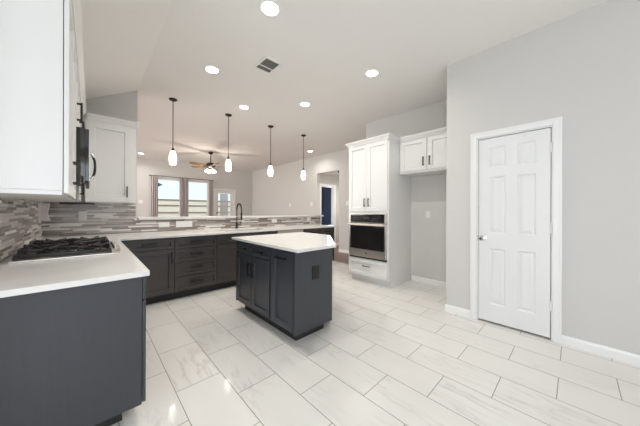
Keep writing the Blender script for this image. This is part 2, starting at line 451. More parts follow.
def six_panel(mb, w, h, z0, y=0.0, t=0.035):
    st, mid = 0.105, 0.10
    pw = (w-2*st-mid)/2
    xs = [0, st, st+pw, st+pw+mid, st+2*pw+mid, w]
    zr = [0, 0.195, 0.815, 0.985, 1.615, 1.715, 1.945, h]
    zr = [z0+v for v in zr]
    for i in range(5):
        for j in range(7):
            xa, xb, za, zb = xs[i], xs[i+1], zr[j], zr[j+1]
            r0 = [(xa, za), (xb, za), (xb, zb), (xa, zb)]
            if i in (1, 3) and j in (1, 3, 5):
                rings = [(0, 0), (0.012, 0.011), (0.020, 0.011), (0.042, 0.003)]
                pv = None
                for ins, dep in rings:
                    ring = [mb.v((x, y+dep, z)) for x, z in ((xa+ins, za+ins), (xb-ins, za+ins), (xb-ins, zb-ins), (xa+ins, zb-ins))]
                    if pv:
                        for k in range(4): mb.f([pv[k], pv[(k+1) % 4], ring[(k+1) % 4], ring[k]])
                    pv = ring
                mb.f(pv)
            else:
                mb.f([mb.v((x, y, z)) for x, z in r0])
    zt = z0+h
    b = [mb.v(q) for q in ((0, y+t, z0), (w, y+t, z0), (w, y+t, zt), (0, y+t, zt))]
    mb.f(b[::-1])
    for (ax, az), (bx, bz) in zip(((0, z0), (w, z0), (w, zt), (0, zt)), ((w, z0), (w, zt), (0, zt), (0, z0))):
        mb.f([mb.v((ax, y, az)), mb.v((bx, y, bz)), mb.v((bx, y+t, bz)), mb.v((ax, y+t, az))])
    return mb


# pantry door: local x runs towards -Y (left to right as seen), front faces -X
d1 = thing('door_1', 'closed white six panel pantry door in the right wall', 'door', (XR, DY1, 0), -PI/2)
d1['kind'] = 'structure'
W = DY1-DY0
casing(MB(), 0, W, DZ).build('casing', 'trim', d1)
MB().box(0, 0.012, 0, 0.11, 0, DZ).box(W-0.012, W, 0, 0.11, 0, DZ).box(0.012, W-0.012, 0, 0.11, DZ-0.012, DZ).build('jamb', 'trim', d1)
sl = MB(); sl.m = Matrix.Translation((0.016, 0, 0))
six_panel(sl, W-0.034, 2.044, 0.022, 0.004).build('slab', 'door', d1)
kn = MB().lathe([(0.031, 0.0), (0.031, -0.006), (0.012, -0.010), (0.011, -0.028), (0.022, -0.036), (0.028, -0.050), (0.024, -0.062), (0.0, -0.066)], (0.062, 0.0035, 0.945), 24, 'Y').build('knob', 'chrome', d1, True)
kn['label'] = 'round satin nickel knob'
MB().box(0.0122, 0.0155, -0.002, 0.016, 0.915, 0.975).build('strike_plate', 'bronze', d1)
for z in (0.335, 1.09, 1.875):
    MB().box(W-0.022, W-0.006, -0.004, 0.003, z-0.045, z+0.045, 0.001).tube([(W-0.014, -0.008, z-0.048), (W-0.014, -0.008, z+0.048)], 0.006, 8).build('hinge', 'trim', d1)
for yy, lb in ((0.618, 'small white over door hook nearer the knob side of the pantry door'), (0.339, 'small white over door hook nearer the hinge side of the pantry door')):
    h = thing('door_hook', lb, 'hook', (XR, yy, 2.067), -PI/2, 'hooks over the pantry door')
    MB().box(-0.010, 0.010, -0.001, 0.0405, 0.0, 0.0015).box(-0.010, 0.010, 0.0015, 0.0035, -0.045, 0.0).build('strap', 'plastic', h)
    MB().tube([(0, 0.001, -0.038), (0, -0.014, -0.044), (0, -0.022, -0.036), (0, -0.023, -0.022)], 0.004, 8).build('prong', 'plastic', h, True)

# patio door at the far wall
d2 = thing('door_2', 'white patio door with a glazed panel beside the living room windows', 'door', (PX0, YF, 0))
d2['kind'] = 'structure'
W = PX1-PX0
casing(MB(), 0, W, PZ, 0.075).build('casing', 'trim', d2)
MB().box(0.005, W-0.005, 0.03, 0.075, 0.01, 0.62).box(0.005, W-0.005, 0.03, 0.075, 1.98, PZ-.005).box(0.005, 0.11, 0.03, 0.075, 0.62, 1.98).box(W-0.13, W-0.005, 0.03, 0.075, 0.62, 1.98).build('slab', 'door', d2)
MB().box(0.11, W-0.13, 0.058, 0.062, 0.62, 1.98).build('pane', 'glass', d2)
bl = MB()
for k in range(34): bl.box(0.20, W-0.22, 0.064, 0.070, 0.64+k*0.039, 0.672+k*0.039)
bl.build('blind', 'blind', d2)
MB().lathe([(0.03, 0), (0.03, -.008), (0.012, -.012), (0.012, -.04), (0.028, -.05), (0.026, -.068), (0, -.072)], (0.06, 0.03, 0.98), 16, 'Y').build('knob', 'bronze', d2, True)
MB().lathe([(0.028, 0), (0.028, -.012), (0, -.014)], (0.06, 0.03, 1.14), 16, 'Y').build('deadbolt', 'bronze', d2, True)

# hall doorway casing (open doorway to the blue room)
d3 = thing('door_3', 'white cased doorway to a dark blue room off the hall', 'doorway', (5.70, HY1, 0)); d3['kind'] = 'structure'
casing(MB(), 0, 0.64, 2.10, 0.075).build('casing', 'trim', d3)
MB().box(0, 0.015, 0.0, 0.12, 0, 2.10).box(0.625, 0.64, 0.0, 0.12, 0, 2.10).box(0.015, 0.625, 0, 0.12, 2.085, 2.10).build('jamb', 'trim', d3)
area('bedroom_fill', (8.0, 7.3, 1.5), (0, PI/2, 0), 1.0, 1.0, 70, (0.75, 0.86, 1.0))  # added fill to brighten the blue room, no window behind it

# living-room windows
for n, (a, b) in enumerate((W1, W2)):
    o = thing('window_%d' % (n+1), ['tall white window at left of the living room far wall', 'tall white window next to the patio door'][n], 'window', (a, YF, 0)); o['kind'] = 'structure'
    W = b-a
    MB().box(0, W, 0.03, 0.09, WZ0, WZ0+0.05).box(0, W, 0.03, 0.09, WZ1-0.05, WZ1).box(0, 0.045, 0.03, 0.09, WZ0+.05, WZ1-.05).box(W-0.045, W, 0.03, 0.09, WZ0+.05, WZ1-.05).build('window_frame', 'vinyl', o)
    MB().box(0.045, W-0.045, 0.056, 0.061, WZ0+.05, WZ1-.05).build('pane', 'glass', o)
    MB().box(-0.03, W+0.03, -0.03, 0.03, WZ0-0.025, WZ0, 0.004).build('window_sill', 'trim', o)
# nook windows
o = struct('window_3', MB().box(-1.9, 1.1, -3.09, -3.02, 0.5, 0.56).box(-1.9, 1.1, -3.09, -3.02, 2.34, 2.4).box(-1.9, -1.84, -3.09, -3.02, .56, 2.34).box(1.04, 1.1, -3.09, -3.02, .56, 2.34).box(-.43, -.37, -3.09, -3.02, .56, 2.34), 'vinyl')
o = struct('window_4', MB().box(-3.59, -3.52, -2.1, 0.3, .35, .41).box(-3.59, -3.52, -2.1, .3, 2.29, 2.35).box(-3.59, -3.52, -2.1, -2.04, .41, 2.29).box(-3.59, -3.52, .24, .3, .41, 2.29).box(-3.59, -3.52, -.93, -.87, .41, 2.29), 'vinyl')

struct('window_5', MB().box(-3.59, -3.52, 5.9, 9.3, .35, .41).box(-3.59, -3.52, 5.9, 9.3, 2.39, 2.45).box(-3.59, -3.52, 5.9, 5.96, .41, 2.39).box(-3.59, -3.52, 9.24, 9.3, .41, 2.39).box(-3.59, -3.52, 7.57, 7.63, .41, 2.39), 'vinyl')  # unseen window frame added around the living-room fill light
# ------------------------------------------------------------------ cabinets


def pull(mb, x, z, L, vertical, y0, so=0.020, s=0.0066):
    """square bar pull in front of a face at y0 (facing -Y)"""
    if vertical:
        mb.box(x-s, x+s, y0-so-2*s, y0-so, z-L/2, z+L/2, 0.0015)
        for e in (-1, 1): mb.box(x-s, x+s, y0-so, y0, z+e*(L/2-0.012)-s, z+e*(L/2-0.012)+s)
    else:
        mb.box(x-L/2, x+L/2, y0-so-2*s, y0-so, z-s, z+s, 0.0015)
        for e in (-1, 1): mb.box(x+e*(L/2-0.012)-s, x+e*(L/2-0.012)+s, y0-so, y0, z-s, z+s)
    return mb


def fronts(root, items, m, t=0.02, hm='black'):
    """items: (kind, x0, x1, z0, z1, handle or None, rail); handle = (x, z, length, vertical)"""
    for kind, x0, x1, z0, z1, hd, rail in items:
        d = MB().shaker(x0, x1, z0, z1, -0.003, t-0.003, rail).build(kind, m, root)
        if hd:
            h = pull(MB(), hd[0], hd[1], hd[2], hd[3], -t, s=0.0066 if hm == 'bronze' else 0.0092).build('handle', hm, d)


CROWN = [(0.0, 2.405), (0.006, 2.405), (0.010, 2.425), (0.018, 2.436), (0.034, 2.460), (0.040, 2.464), (0.040, 2.480), (0.0, 2.480)]
CROWN = [(-o, z) for o, z in CROWN]
TK, CH = 0.108, 0.88
# --- base cabinets along the left wall, doors face +X
FX = 0.222


def base_left(name, label, y0, y1, items, near=False):
    r = thing(name, label, 'base cabinet', (FX, y0, 0), PI/2)
    w_ = y1-y0; dep = FX-XL-0.012
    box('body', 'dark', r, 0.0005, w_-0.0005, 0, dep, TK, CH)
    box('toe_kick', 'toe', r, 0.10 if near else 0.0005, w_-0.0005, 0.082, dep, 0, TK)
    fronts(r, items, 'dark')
    return r


base_left('base_cabinet', 'charcoal base cabinet with the blank side panel in the left foreground', 1.752, 2.52,
          [('drawer', 0.004, 0.764, 0.725, 0.872, (0.384, 0.80, 0.16, False), 0.04), ('door', 0.004, 0.382, 0.118, 0.715, (0.345, 0.62, 0.14, True), 0.055), ('door', 0.386, 0.764, 0.118, 0.715, (0.423, 0.62, 0.14, True), 0.055)], True)
base_left('base_cabinet', 'charcoal base cabinet directly under the gas cooktop', 2.52, 3.46,
          [('drawer', 0.004, 0.936, 0.725, 0.872, (0.47, 0.80, 0.2, False), 0.04), ('drawer', 0.004, 0.936, 0.425, 0.715, (0.47, 0.60, 0.2, False), 0.05), ('drawer', 0.004, 0.936, 0.118, 0.415, (0.47, 0.30, 0.2, False), 0.05)])
base_left('base_cabinet', 'charcoal blind corner cabinet where the two worktop runs meet', 3.46, 4.588, [])

# --- base cabinets along the bar, doors face -Y
FY = 3.82


def base_back(name, label, x0, x1, items, body=True):
    r = thing(name, label, 'base cabinet', (x0, FY, 0)); w_ = x1-x0; dep = YB-FY-0.012
    if body: box('body', 'warm_dark', r, 0.0005, w_-0.0005, 0, dep, TK, CH)
    else: MB().box(0.0005, w_-0.0005, 0, 0.018, TK, CH).box(0.0005, 0.018, 0.018, dep, TK, CH).box(w_-0.018, w_-0.0005, 0.018, dep, TK, CH).box(0.018, w_-0.018, 0.018, dep, TK, TK+0.02).box(0.018, w_-0.018, dep-0.018, dep, TK+.02, CH).build('body', 'warm_dark', r)
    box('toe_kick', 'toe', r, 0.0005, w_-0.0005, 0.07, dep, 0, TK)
    fronts(r, items, 'warm_dark'); return r


w1 = 0.600
base_back('base_cabinet', 'dark brown cabinet with one drawer over one door beside the inner worktop corner', 0.245, 0.845,
          [('drawer', 0.02, w1-0.006, 0.728, 0.868, (0.31, 0.80, 0.165, False), 0.042), ('door', 0.02, w1-0.006, 0.124, 0.714, (w1-0.035, 0.60, 0.15, True), 0.062)])
w2 = 0.572
base_back('drawer_cabinet', 'dark brown cabinet with a stack of four drawers facing the island', 0.845, 1.417,
          [('drawer', 0.006, w2-0.006, a, b, (w2/2, (a+b)/2+0.01, 0.165, False), 0.042) for a, b in ((0.124, 0.315), (0.327, 0.515), (0.527, 0.703), (0.715, 0.866))])
w3 = 1.113
base_back('sink_cabinet', 'dark brown sink cabinet under the faucet, partly behind the island', 1.417, 2.53,
          [('drawer', 0.006, w3/2-0.003, 0.728, 0.868, None, 0.042), ('drawer', w3/2+0.003, w3-0.006, 0.728, 0.868, None, 0.042),
           ('door', 0.006, w3/2-0.003, 0.124, 0.714, (w3/2-0.04, 0.60, 0.15, True), 0.062), ('door', w3/2+0.003, w3-0.006, 0.124, 0.714, (w3/2+0.04, 0.60, 0.15, True), 0.062)], False)
w5 = 0.92
base_back('base_cabinet', 'dark cabinet with two drawers at the open end of the bar counter', 3.15, 4.07,
          [('drawer', 0.006, w5/2-0.003, 0.728, 0.868, (w5/4, 0.80, 0.165, False), 0.042), ('drawer', w5/2+0.003, w5-0.006, 0.728, 0.868, (w5*.75, 0.80, 0.165, False), 0.042),
           ('door', 0.006, w5/2-0.003, 0.124, 0.714, (w5/2-0.04, 0.60, 0.15, True), 0.062), ('door', w5/2+0.003, w5-0.006, 0.124, 0.714, (w5/2+0.04, 0.60, 0.15, True), 0.062)])
dw = thing('dishwasher', 'steel fronted dishwasher under the bar counter behind the island', 'dishwasher', (2.533, FY, 0))
box('body', 'toe', dw, 0.004, 0.61, 0.0, 0.60, 0.0, 0.868)
box('door', 'steel', dw, 0.004, 0.61, -0.025, 0.0, 0.11, 0.868, bev=0.004)
MB().tube([(0.06, -0.065, 0.80), (0.554, -0.065, 0.80)], 0.010).box(0.07, 0.085, -0.065, -0.025, 0.793, 0.807).box(0.53, 0.545, -0.065, -0.025, 0.793, 0.807).build('handle', 'steel', dw, True)

# --- L-shaped worktop


def grid_slab(xs, ys, keep, z0, z1):
    mb = MB(); cells = {(i, j) for i in range(len(xs)-1) for j in range(len(ys)-1) if keep((xs[i]+xs[i+1])/2, (ys[j]+ys[j+1])/2)}
    for i, j in cells:
        a, b, c_, d = xs[i], xs[i+1], ys[j], ys[j+1]
        for z in (z0, z1): mb.f([mb.v(q) for q in ((a, c_, z), (b, c_, z), (b, d, z), (a, d, z))])
        for (di, dj, p0, p1) in ((-1, 0, (a, c_), (a, d)), (1, 0, (b, c_), (b, d)), (0, -1, (a, c_), (b, c_)), (0, 1, (a, d), (b, d))):
            if (i+di, j+dj) not in cells:
                mb.f([mb.v((*p0, z0)), mb.v((*p1, z0)), mb.v((*p1, z1)), mb.v((*p0, z1))])
    return mb


SKX, SKY = (1.60, 2.38), (3.90, 4.30)
CX0, CX1, CYa, CYb = -0.375, 0.185, 2.455, 3.43


def keep(x, y):
    if SKX[0] < x < SKX[1] and SKY[0] < y < SKY[1]: return False
    if CX0+.02 < x < CX1-.02 and CYa+.02 < y < CYb-.02: return True
    return x < 0.245 or y > 3.765


ct = grid_slab([XL+0.011, 0.245, SKX[0], SKX[1], 4.13], [1.652, 3.765, SKY[0], SKY[1], 4.588], keep, CH+0.0005, 0.91).build('countertop', 'quartz', None, bevel=0.003)
tag(ct, 'white L shaped worktop running from the cooktop along the tiled bar', 'countertop')
sk = thing('sink', 'steel undermount sink set in the bar counter beside the faucet', 'sink', (1.99, 4.10, 0.70))
s_ = MB(); hw, hd = 0.389, 0.199
s_.box(-hw-.008, hw+.008, -hd-.008, hd+.008, -0.012, -0.004).box(-hw-.008, -hw, -hd-.008, hd+.008, -.004, 0.179).box(hw, hw+.008, -hd-.008, hd+.008, -.004, 0.179).box(-hw, hw, -hd-.008, -hd, -.004, 0.179).box(-hw, hw, hd, hd+.008, -.004, 0.179)
s_.build('basin', 'steel', sk)
MB().lathe([(0.045, -0.004), (0.045, 0.0), (0.03, 0.0), (0.02, -0.003), (0, -0.003)], (0, 0.05, 0)).build('drain', 'chrome', sk, True)
bt = MB().box(0.53, 4.47, 4.555, 4.98, 1.1005, 1.14).build('bar_ledge', 'quartz', None, bevel=0.004)
tag(bt, 'long raised white bar ledge on top of the tiled half wall', 'bar ledge')

# --- gas cooktop
ck = thing('cooktop', 'steel gas cooktop with black grates set in the left worktop', 'cooktop', ((CX0+CX1)/2, (CYa+CYb)/2, 0.9102))
hx, hy = (CX1-CX0)/2, (CYb-CYa)/2
tp = [(-hx, -hy), (hx-.05, -hy), (hx-.012, -hy+.05)]+[(hx-.012+.022*math.cos(t*PI/12), (hy-.09)*math.sin(t*PI/12)) for t in range(-5, 6)]+[(hx-.012, hy-.05), (hx-.05, hy), (-hx, hy)]
MB().prism(tp, 0, 0.012).build('tray', 'steel', ck, bevel=0.003)
for bx, by, r in ((-0.14, -0.315, 0.042), (0.092, -0.315, 0.036), (-0.024, 0.0, 0.058), (-0.14, 0.315, 0.036), (0.092, 0.315, 0.042)):
    b_ = MB().lathe([(r*1.25, 0.012), (r*1.25, 0.018), (r, 0.022), (r, 0.030), (0, 0.030)], (bx, by, 0)).build('burner', 'steel', ck, True)
    MB().lathe([(r*0.95, 0.030), (r*0.95, 0.036), (r*0.8, 0.040), (0, 0.040)], (bx, by, 0)).build('burner_cap', 'iron', b_, True)
for gy in (-0.315, 0.0, 0.315):
    q = MB(); a, b = 0.148, 0.232; s = 0.008; x_ = -0.024; zt = 0.058
    for yy in (gy-a, gy+a): q.box(x_-b, x_+b, yy-s, yy+s, 0.020, zt-0.014, 0.003)
    for xx in (x_-b, x_+b): q.box(xx-s, xx+s, gy-a, gy+a, 0.020, zt-0.014, 0.003)
    for xx in (x_-b, x_+b):
        for yy in (gy-a, gy+a): q.box(xx-s*1.2, xx+s*1.2, yy-s*1.2, yy+s*1.2, 0.012, 0.034)
    cen = [(x_, gy)] if gy == 0 else [(x_-b/2, gy), (x_+b/2, gy)]
    for bx, by in cen:
        rx = b if gy == 0 else b/2
        for k in range(8):
            t = 2*PI*k/8+PI/8; ct_, st_ = math.cos(t), math.sin(t)
            m_ = min(rx/max(abs(ct_), 1e-4), a/max(abs(st_), 1e-4))
            pts = [(bx+ct_*m_, by+st_*m_, 0.036), (bx+ct_*m_*0.97, by+st_*m_*0.97, zt+0.010), (bx+ct_*m_*0.8, by+st_*m_*0.8, zt+0.004), (bx+ct_*0.035, by+st_*0.035, zt)]
            q.tube(pts, [0.007, 0.008, 0.008, 0.006], 8)
        q.tube([(bx+math.cos(2*PI*k/24)*min(rx, a)*0.62, by+math.sin(2*PI*k/24)*min(rx, a)*0.62, zt-0.008) for k in range(25)], 0.0055, 8)
    if gy == 0:
        for e in (-1, 1):
            q.tube([(x_+e*b, gy-a*0.9, 0.04), (x_+e*b, gy-a*0.85, 0.075), (x_+e*b*0.97, gy-a*0.5, 0.066), (x_+e*b*0.97, gy+a*0.5, 0.066), (x_+e*b, gy+a*0.85, 0.075), (x_+e*b, gy+a*0.9, 0.04)], 0.009, 8)
    q.build('grate', 'iron', ck, True)
for k in range(5):
    MB().lathe([(0.019, 0.012), (0.017, 0.030), (0.014, 0.033), (0, 0.033)], (hx-0.025, -0.19+k*0.095, 0), 16).build('knob', 'chrome', ck, True)

# --- upper cabinets on the left wall, doors face +X
UX = -0.098


def upper_left(label, y0, y1, z0, items, near=False, far=True):
    r = thing('upper_cabinet', label, 'wall cabinet', (UX, y0, 0), PI/2); w_ = y1-y0; dep = UX-XL-0.002
    b = MB().box(0.0005, w_-0.0005, 0, dep, z0, 2.42)
    if near: b.box(0.0005, w_-0.0005, 0, dep, z0-0.022, z0-0.0002, 0.003)
    b.build('body', 'cab', r)
    fronts(r, items, 'cab', hm='bronze')
    path = [(w_-.0005, -0.02), (0.0005, -0.02)]
    if near: path += [(0.0005, dep)]
    MB().sweep(path, CROWN).build('crown', 'cab', r)
    return r


upper_left('large white wall cabinet with a flat side panel at upper left foreground', 1.72, 2.60, 1.345,
           [('door', 0.003, 0.438, 1.332, 2.400, (0.412, 1.48, 0.15, True), 0.06), ('door', 0.442, 0.877, 1.332, 2.400, (0.468, 1.48, 0.15, True), 0.06)], True)
upper_left('short white wall cabinet right above the black microwave', 2.602, 3.358, 1.895,
           [('door', 0.003, 0.376, 1.905, 2.400, (0.10, 2.025, 0.15, True), 0.06), ('door', 0.380, 0.753, 1.905, 2.400, (0.655, 2.025, 0.15, True), 0.06)])
upper_left('white wall cabinet in the corner past the microwave', 3.36, 4.20, 1.345,
           [('door', 0.003, 0.60, 1.352, 2.400, (0.14, 1.47, 0.13, True), 0.06)])
# wall cabinet on the back wall
r = thing('upper_cabinet', 'white wall cabinet with one wide door on the back wall, ending at the bar', 'wall cabinet', (-0.05, 4.27, 0))
w_ = 0.516
MB().box(0.0, w_, 0, YB-4.27-0.002, 1.345, 2.42).build('body', 'cab', r)
fronts(r, [('door', 0.003, w_-0.035, 1.362, 2.400, (w_-0.10, 1.50, 0.15, True), 0.088)], 'cab', hm='bronze')
MB().sweep([(w_, YB-4.27-0.002), (w_, -0.02), (0.02, -0.02)], CROWN).build('crown', 'cab', r)

# --- microwave
mw = thing('microwave', 'black over the range microwave between white cabinets above the cooktop', 'microwave', (-0.030, 2.622, 1.462), PI/2)
W = 0.716
box('body', 'blackglass', mw, 0, W, 0, -0.030-XL-0.012, 0, 0.425)
MB().box(0, W*0.78, -0.022, 0, 0.012, 0.42, 0.003).build('door', 'blackglass', mw)
MB().box(0.003, W*0.78-.003, -0.0245, -0.0221, 0.016, 0.05).box(0.003, W*0.78-.003, -0.0245, -0.0221, 0.385, 0.416).box(0.003, 0.05, -0.0245, -0.0221, 0.05, 0.385).box(W*.70, W*0.78-.003, -0.0245, -0.0221, 0.05, 0.385).build('door_frame', 'steel', mw)
MB().box(0.051, W*0.699, -0.0235, -0.0221, 0.051, 0.384).build('window', 'blackglass', mw)
MB().box(W*0.78+0.002, W, -0.0245, 0, 0.012, 0.42, 0.004).build('control_panel', 'blackglass', mw)
MB().box(0, W, -0.022, 0, 0.0, 0.010).build('vent', 'black', mw)
hx_ = W*0.86
mh = MB().tube([(hx_, -0.050, 0.120), (hx_, -0.060, 0.15), (hx_, -0.064, 0.21), (hx_, -0.060, 0.27), (hx_, -0.050, 0.300)], 0.010, 10).build('handle', 'black', mw, True)
for e, zz in ((-1, 0.085), (1, 0.335)):
    MB().tube([(hx_, -0.0246, zz), (hx_, -0.043, zz-e*0.006), (hx_, -0.051, zz-e*0.034)], 0.0115, 10).build('handle_post', 'chrome', mh, True)

# --- island
IX, IY0, IY1 = 1.365, 1.745, 2.975
isl = thing('kitchen_island', 'charcoal kitchen island base standing alone on the tile floor', 'kitchen island', (IX, IY1, 0), -PI/2)
L = IY1-IY0
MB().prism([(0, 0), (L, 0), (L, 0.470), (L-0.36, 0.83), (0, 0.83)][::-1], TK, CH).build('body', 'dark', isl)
MB().prism([(0.08, 0.07), (L-0.095, 0.07), (L-0.095, 0.44), (L-0.40, 0.75), (0.08, 0.75)][::-1], 0, TK).build('toe_kick', 'toe', isl)
dA, dB = 0.805, 0.84
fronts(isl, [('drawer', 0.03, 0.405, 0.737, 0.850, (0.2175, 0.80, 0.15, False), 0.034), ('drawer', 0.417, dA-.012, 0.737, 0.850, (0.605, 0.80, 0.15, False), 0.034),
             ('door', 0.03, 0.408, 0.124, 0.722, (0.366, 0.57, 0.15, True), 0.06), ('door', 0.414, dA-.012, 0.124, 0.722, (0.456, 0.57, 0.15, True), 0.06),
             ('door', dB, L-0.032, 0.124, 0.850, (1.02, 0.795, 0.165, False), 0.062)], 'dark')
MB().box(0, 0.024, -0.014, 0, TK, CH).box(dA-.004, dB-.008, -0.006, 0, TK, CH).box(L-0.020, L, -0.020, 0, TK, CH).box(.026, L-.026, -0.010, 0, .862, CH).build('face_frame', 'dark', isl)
pl = MB(); pl.m = Matrix.Translation((L, 0.235, 0.65)) @ Matrix.Rotation(PI/2, 4, 'Z')
pl.box(-0.044, 0.044, -0.007, 0, -0.066, 0.066, 0.002)
po = pl.build('outlet_plate', 'black', isl); po['label'] = 'black double outlet plate'
for zz in (-0.028, 0.028):
    q = MB(); q.m = Matrix.Translation((L, 0.235, 0.65+zz)) @ Matrix.Rotation(PI/2, 4, 'Z')
    q.box(-0.018, 0.018, -0.010, -0.007, -0.020, 0.020, 0.002).build('receptacle', 'toe', po)
it = MB().prism([(1.312, 1.662), (1.808, 1.662), (2.45, 2.38), (2.45, 3.02), (1.312, 3.02)], CH+0.0005, 0.91).build('countertop', 'quartz', None, bevel=0.003)
tag(it, 'white island worktop with one clipped corner', 'countertop')

# --- tall oven cabinet, faces -X
TX = 3.47
tc = thing('tall_cabinet', 'tall white pantry cabinet holding the built in oven', 'tall cabinet', (TX, 2.88, 0), -PI/2)
W, D = 0.83, XA-TX-0.002
OZ0, OZ1 = 0.425, 1.205
MB().box(0, W, 0, D, TK, OZ0-0.002).box(0, W, 0, D, OZ1+0.002, 2.42).box(0, 0.033, 0, D, OZ0-.002, OZ1+.002).box(W-0.033, W, 0, D, OZ0-.002, OZ1+.002).box(0.033, W-0.033, 0.62, D, OZ0-.002, OZ1+.002).build('body', 'cab', tc)
box('toe_kick', 'cab', tc, 0.02, W, 0.075, D, 0, TK)
fronts(tc, [('door', 0.022, W/2-0.002, 1.245, 2.398, (W/2-0.042, 1.395, 0.14, True), 0.062), ('door', W/2+0.002, W-0.022, 1.245, 2.398, (W/2+0.042, 1.395, 0.14, True), 0.062),
            ('drawer', 0.022, W-0.022, 0.135, 0.395, (W/2, 0.30, 0.15, False), 0.05)], 'cab', hm='bronze')
MB().sweep([(W, 0.268), (W, -0.02), (0, -0.02), (0, D-0.01)], CROWN).build('crown', 'cab', tc)
ov = thing('wall_oven', 'steel and black glass built in oven in the tall white cabinet', 'oven', (TX, 2.88, 0), -PI/2)
a, b = 0.036, W-0.036
box('body', 'toe', ov, a+.004, b-.004, 0.002, 0.60, OZ0+.004, OZ1-.004)
MB().box(a, b, -0.028, 0.0, 1.045, OZ1, 0.003).build('control_panel', 'steel', ov)
cp = MB().box(a+0.03, b-0.03, -0.030, -0.028, 1.052, OZ1-0.012).build('display', 'blackglass', ov)
MB().box(W/2-0.055, W/2+0.055, -0.0305, -0.030, 1.11, 1.15).build('screen', mat('oven_screen', (0.05, 0.055, 0.06), 0.1), cp)
grey_print = mat('grey_print', (0.35, 0.34, 0.33), 0.4)
for k in range(12):
    x = a+0.10+k*0.018+(0.30 if k > 5 else 0)
    MB().box(x, x+0.008, -0.0305, -0.030, 1.095+(k % 2)*0.03, 1.100+(k % 2)*0.03).build('touch_key', grey_print, cp)
od = MB().box(a, b, -0.032, 0.0, 0.452, 1.035, 0.004).build('door', 'steel', ov)
wn_ = MB().box(a+0.028, b-0.028, -0.0345, -0.032, 0.585, 1.005, 0.001).build('window', 'blackglass', od)
MB().tube([(a+0.005, -0.085, 1.012), (b-0.005, -0.085, 1.012)], 0.014, 14).box(a+0.03, a+0.055, -0.085, -0.032, 1.002, 1.022).box(b-0.055, b-0.03, -0.085, -0.032, 1.002, 1.022).build('handle', 'steel', od, True)
MB().lathe([(0.017, 0), (0.017, -0.003), (0, -0.0035)], (W/2, -0.0318, 0.518), 20, 'Y').build('badge', mat('badge_grey', (0.25, 0.24, 0.23), 0.3, 0.8), od, True)
MB().box(a, b, -0.018, 0.0, OZ0, 0.449).build('vent', 'black', ov)

# --- over-refrigerator cabinet, faces -X
up = thing('upper_cabinet', 'white two door cabinet mounted high above the empty refrigerator alcove', 'wall cabinet', (3.812, 2.048, 0), -PI/2)
W, D = 2.048-1.114, XA-3.812-0.002
MB().box(0, W, 0, D, 1.868, 2.42).build('body', 'cab', up)
fronts(up, [('door', 0.022, W/2-0.012, 1.900, 2.398, (W/2-0.058, 2.035, 0.14, True), 0.06), ('door', W/2+0.012, W-0.022, 1.900, 2.398, (W/2+0.040, 2.035, 0.14, True), 0.06)], 'cab', hm='bronze')
MB().sweep([(W, -0.02), (0.0, -0.02)], CROWN).build('crown', 'cab', up)

# ------------------------------------------------------------------ faucet and small kitchen things
fc = thing('faucet', 'black spring neck kitchen faucet standing on the bar counter', 'faucet', (2.02, 4.42, 0.9102))
MB().lathe([(0.030, 0), (0.030, 0.012), (0.022, 0.018), (0.022, 0.11), (0.017, 0.12), (0, 0.12)], seg=20).build('base', 'black', fc, True)
arc = [(0, 0, 0.11), (0, 0, 0.36)]+[(0, -0.095+0.095*math.cos(t*PI/10), 0.36+0.105*math.sin(t*PI/10)) for t in range(1, 10)]+[(0, -0.19, 0.36), (0, -0.192, 0.30)]
MB().tube(arc, 0.0095, 10).build('spout', 'black', fc, True)
sp = MB()
hel = []
P = [Vector(q) for q in arc[1:]]
for i in range(240):
    t = i/239*(len(P)-1.001); k = int(t); q = P[k].lerp(P[k+1], t-k); d = (P[k+1]-P[k]).normalized(); n1 = Vector((1, 0, 0)); n2 = d.cross(n1)
    ph = i*0.9; hel.append(q+n1*0.0135*math.cos(ph)+n2*0.0135*math.sin(ph))
sp.tube(hel, 0.0025, 5).build('spring', 'black', fc, True)
MB().lathe([(0.012, 0.305), (0.016, 0.29), (0.018, 0.20), (0.020, 0.17), (0.0, 0.168)], (0, -0.192, 0), 16).build('spray_head', 'black', fc, True)
MB().tube([(0, -0.015, 0.20), (0, -0.10, 0.225), (0, -0.176, 0.235)], 0.005, 8).build('spray_arm', 'black', fc, True)
MB().tube([(0.02, 0, 0.075), (0.055, -0.02, 0.078), (0.075, -0.03, 0.13)], 0.007, 8).build('lever', 'black', fc, True)

us = MB().box(-0.27, 0.04, 4.255, 4.285, 1.318, 1.3445).build('power_strip', 'toe')
tag(us, 'thin black strip under the wall cabinet in the tiled corner', 'power strip')
hd = thing('wall_holder', 'pale mauve holder with a waisted outline on the left tiled wall', 'wall holder', (XL+0.0102, 4.12, 1.125), PI/2)
prof = [(0.0, 0.0), (0.0, 0.2), (0.078, 0.2), (0.074, 0.165), (0.066, 0.13), (0.063, 0.09), (0.066, 0.055), (0.074, 0.03), (0.084, 0.0)]
q = MB(); q.m = Matrix(((0, 0, 1, 0), (-1, 0, 0, 0), (0, 1, 0, 0), (0, 0, 0, 1)))
q.prism(prof, 0.0, 0.13).build('cover', 'pinkwhite', hd)
MB().box(-0.012, -0.0005, -0.02, 0, -0.02, 0.20).build('back_plate', 'taupe', hd)


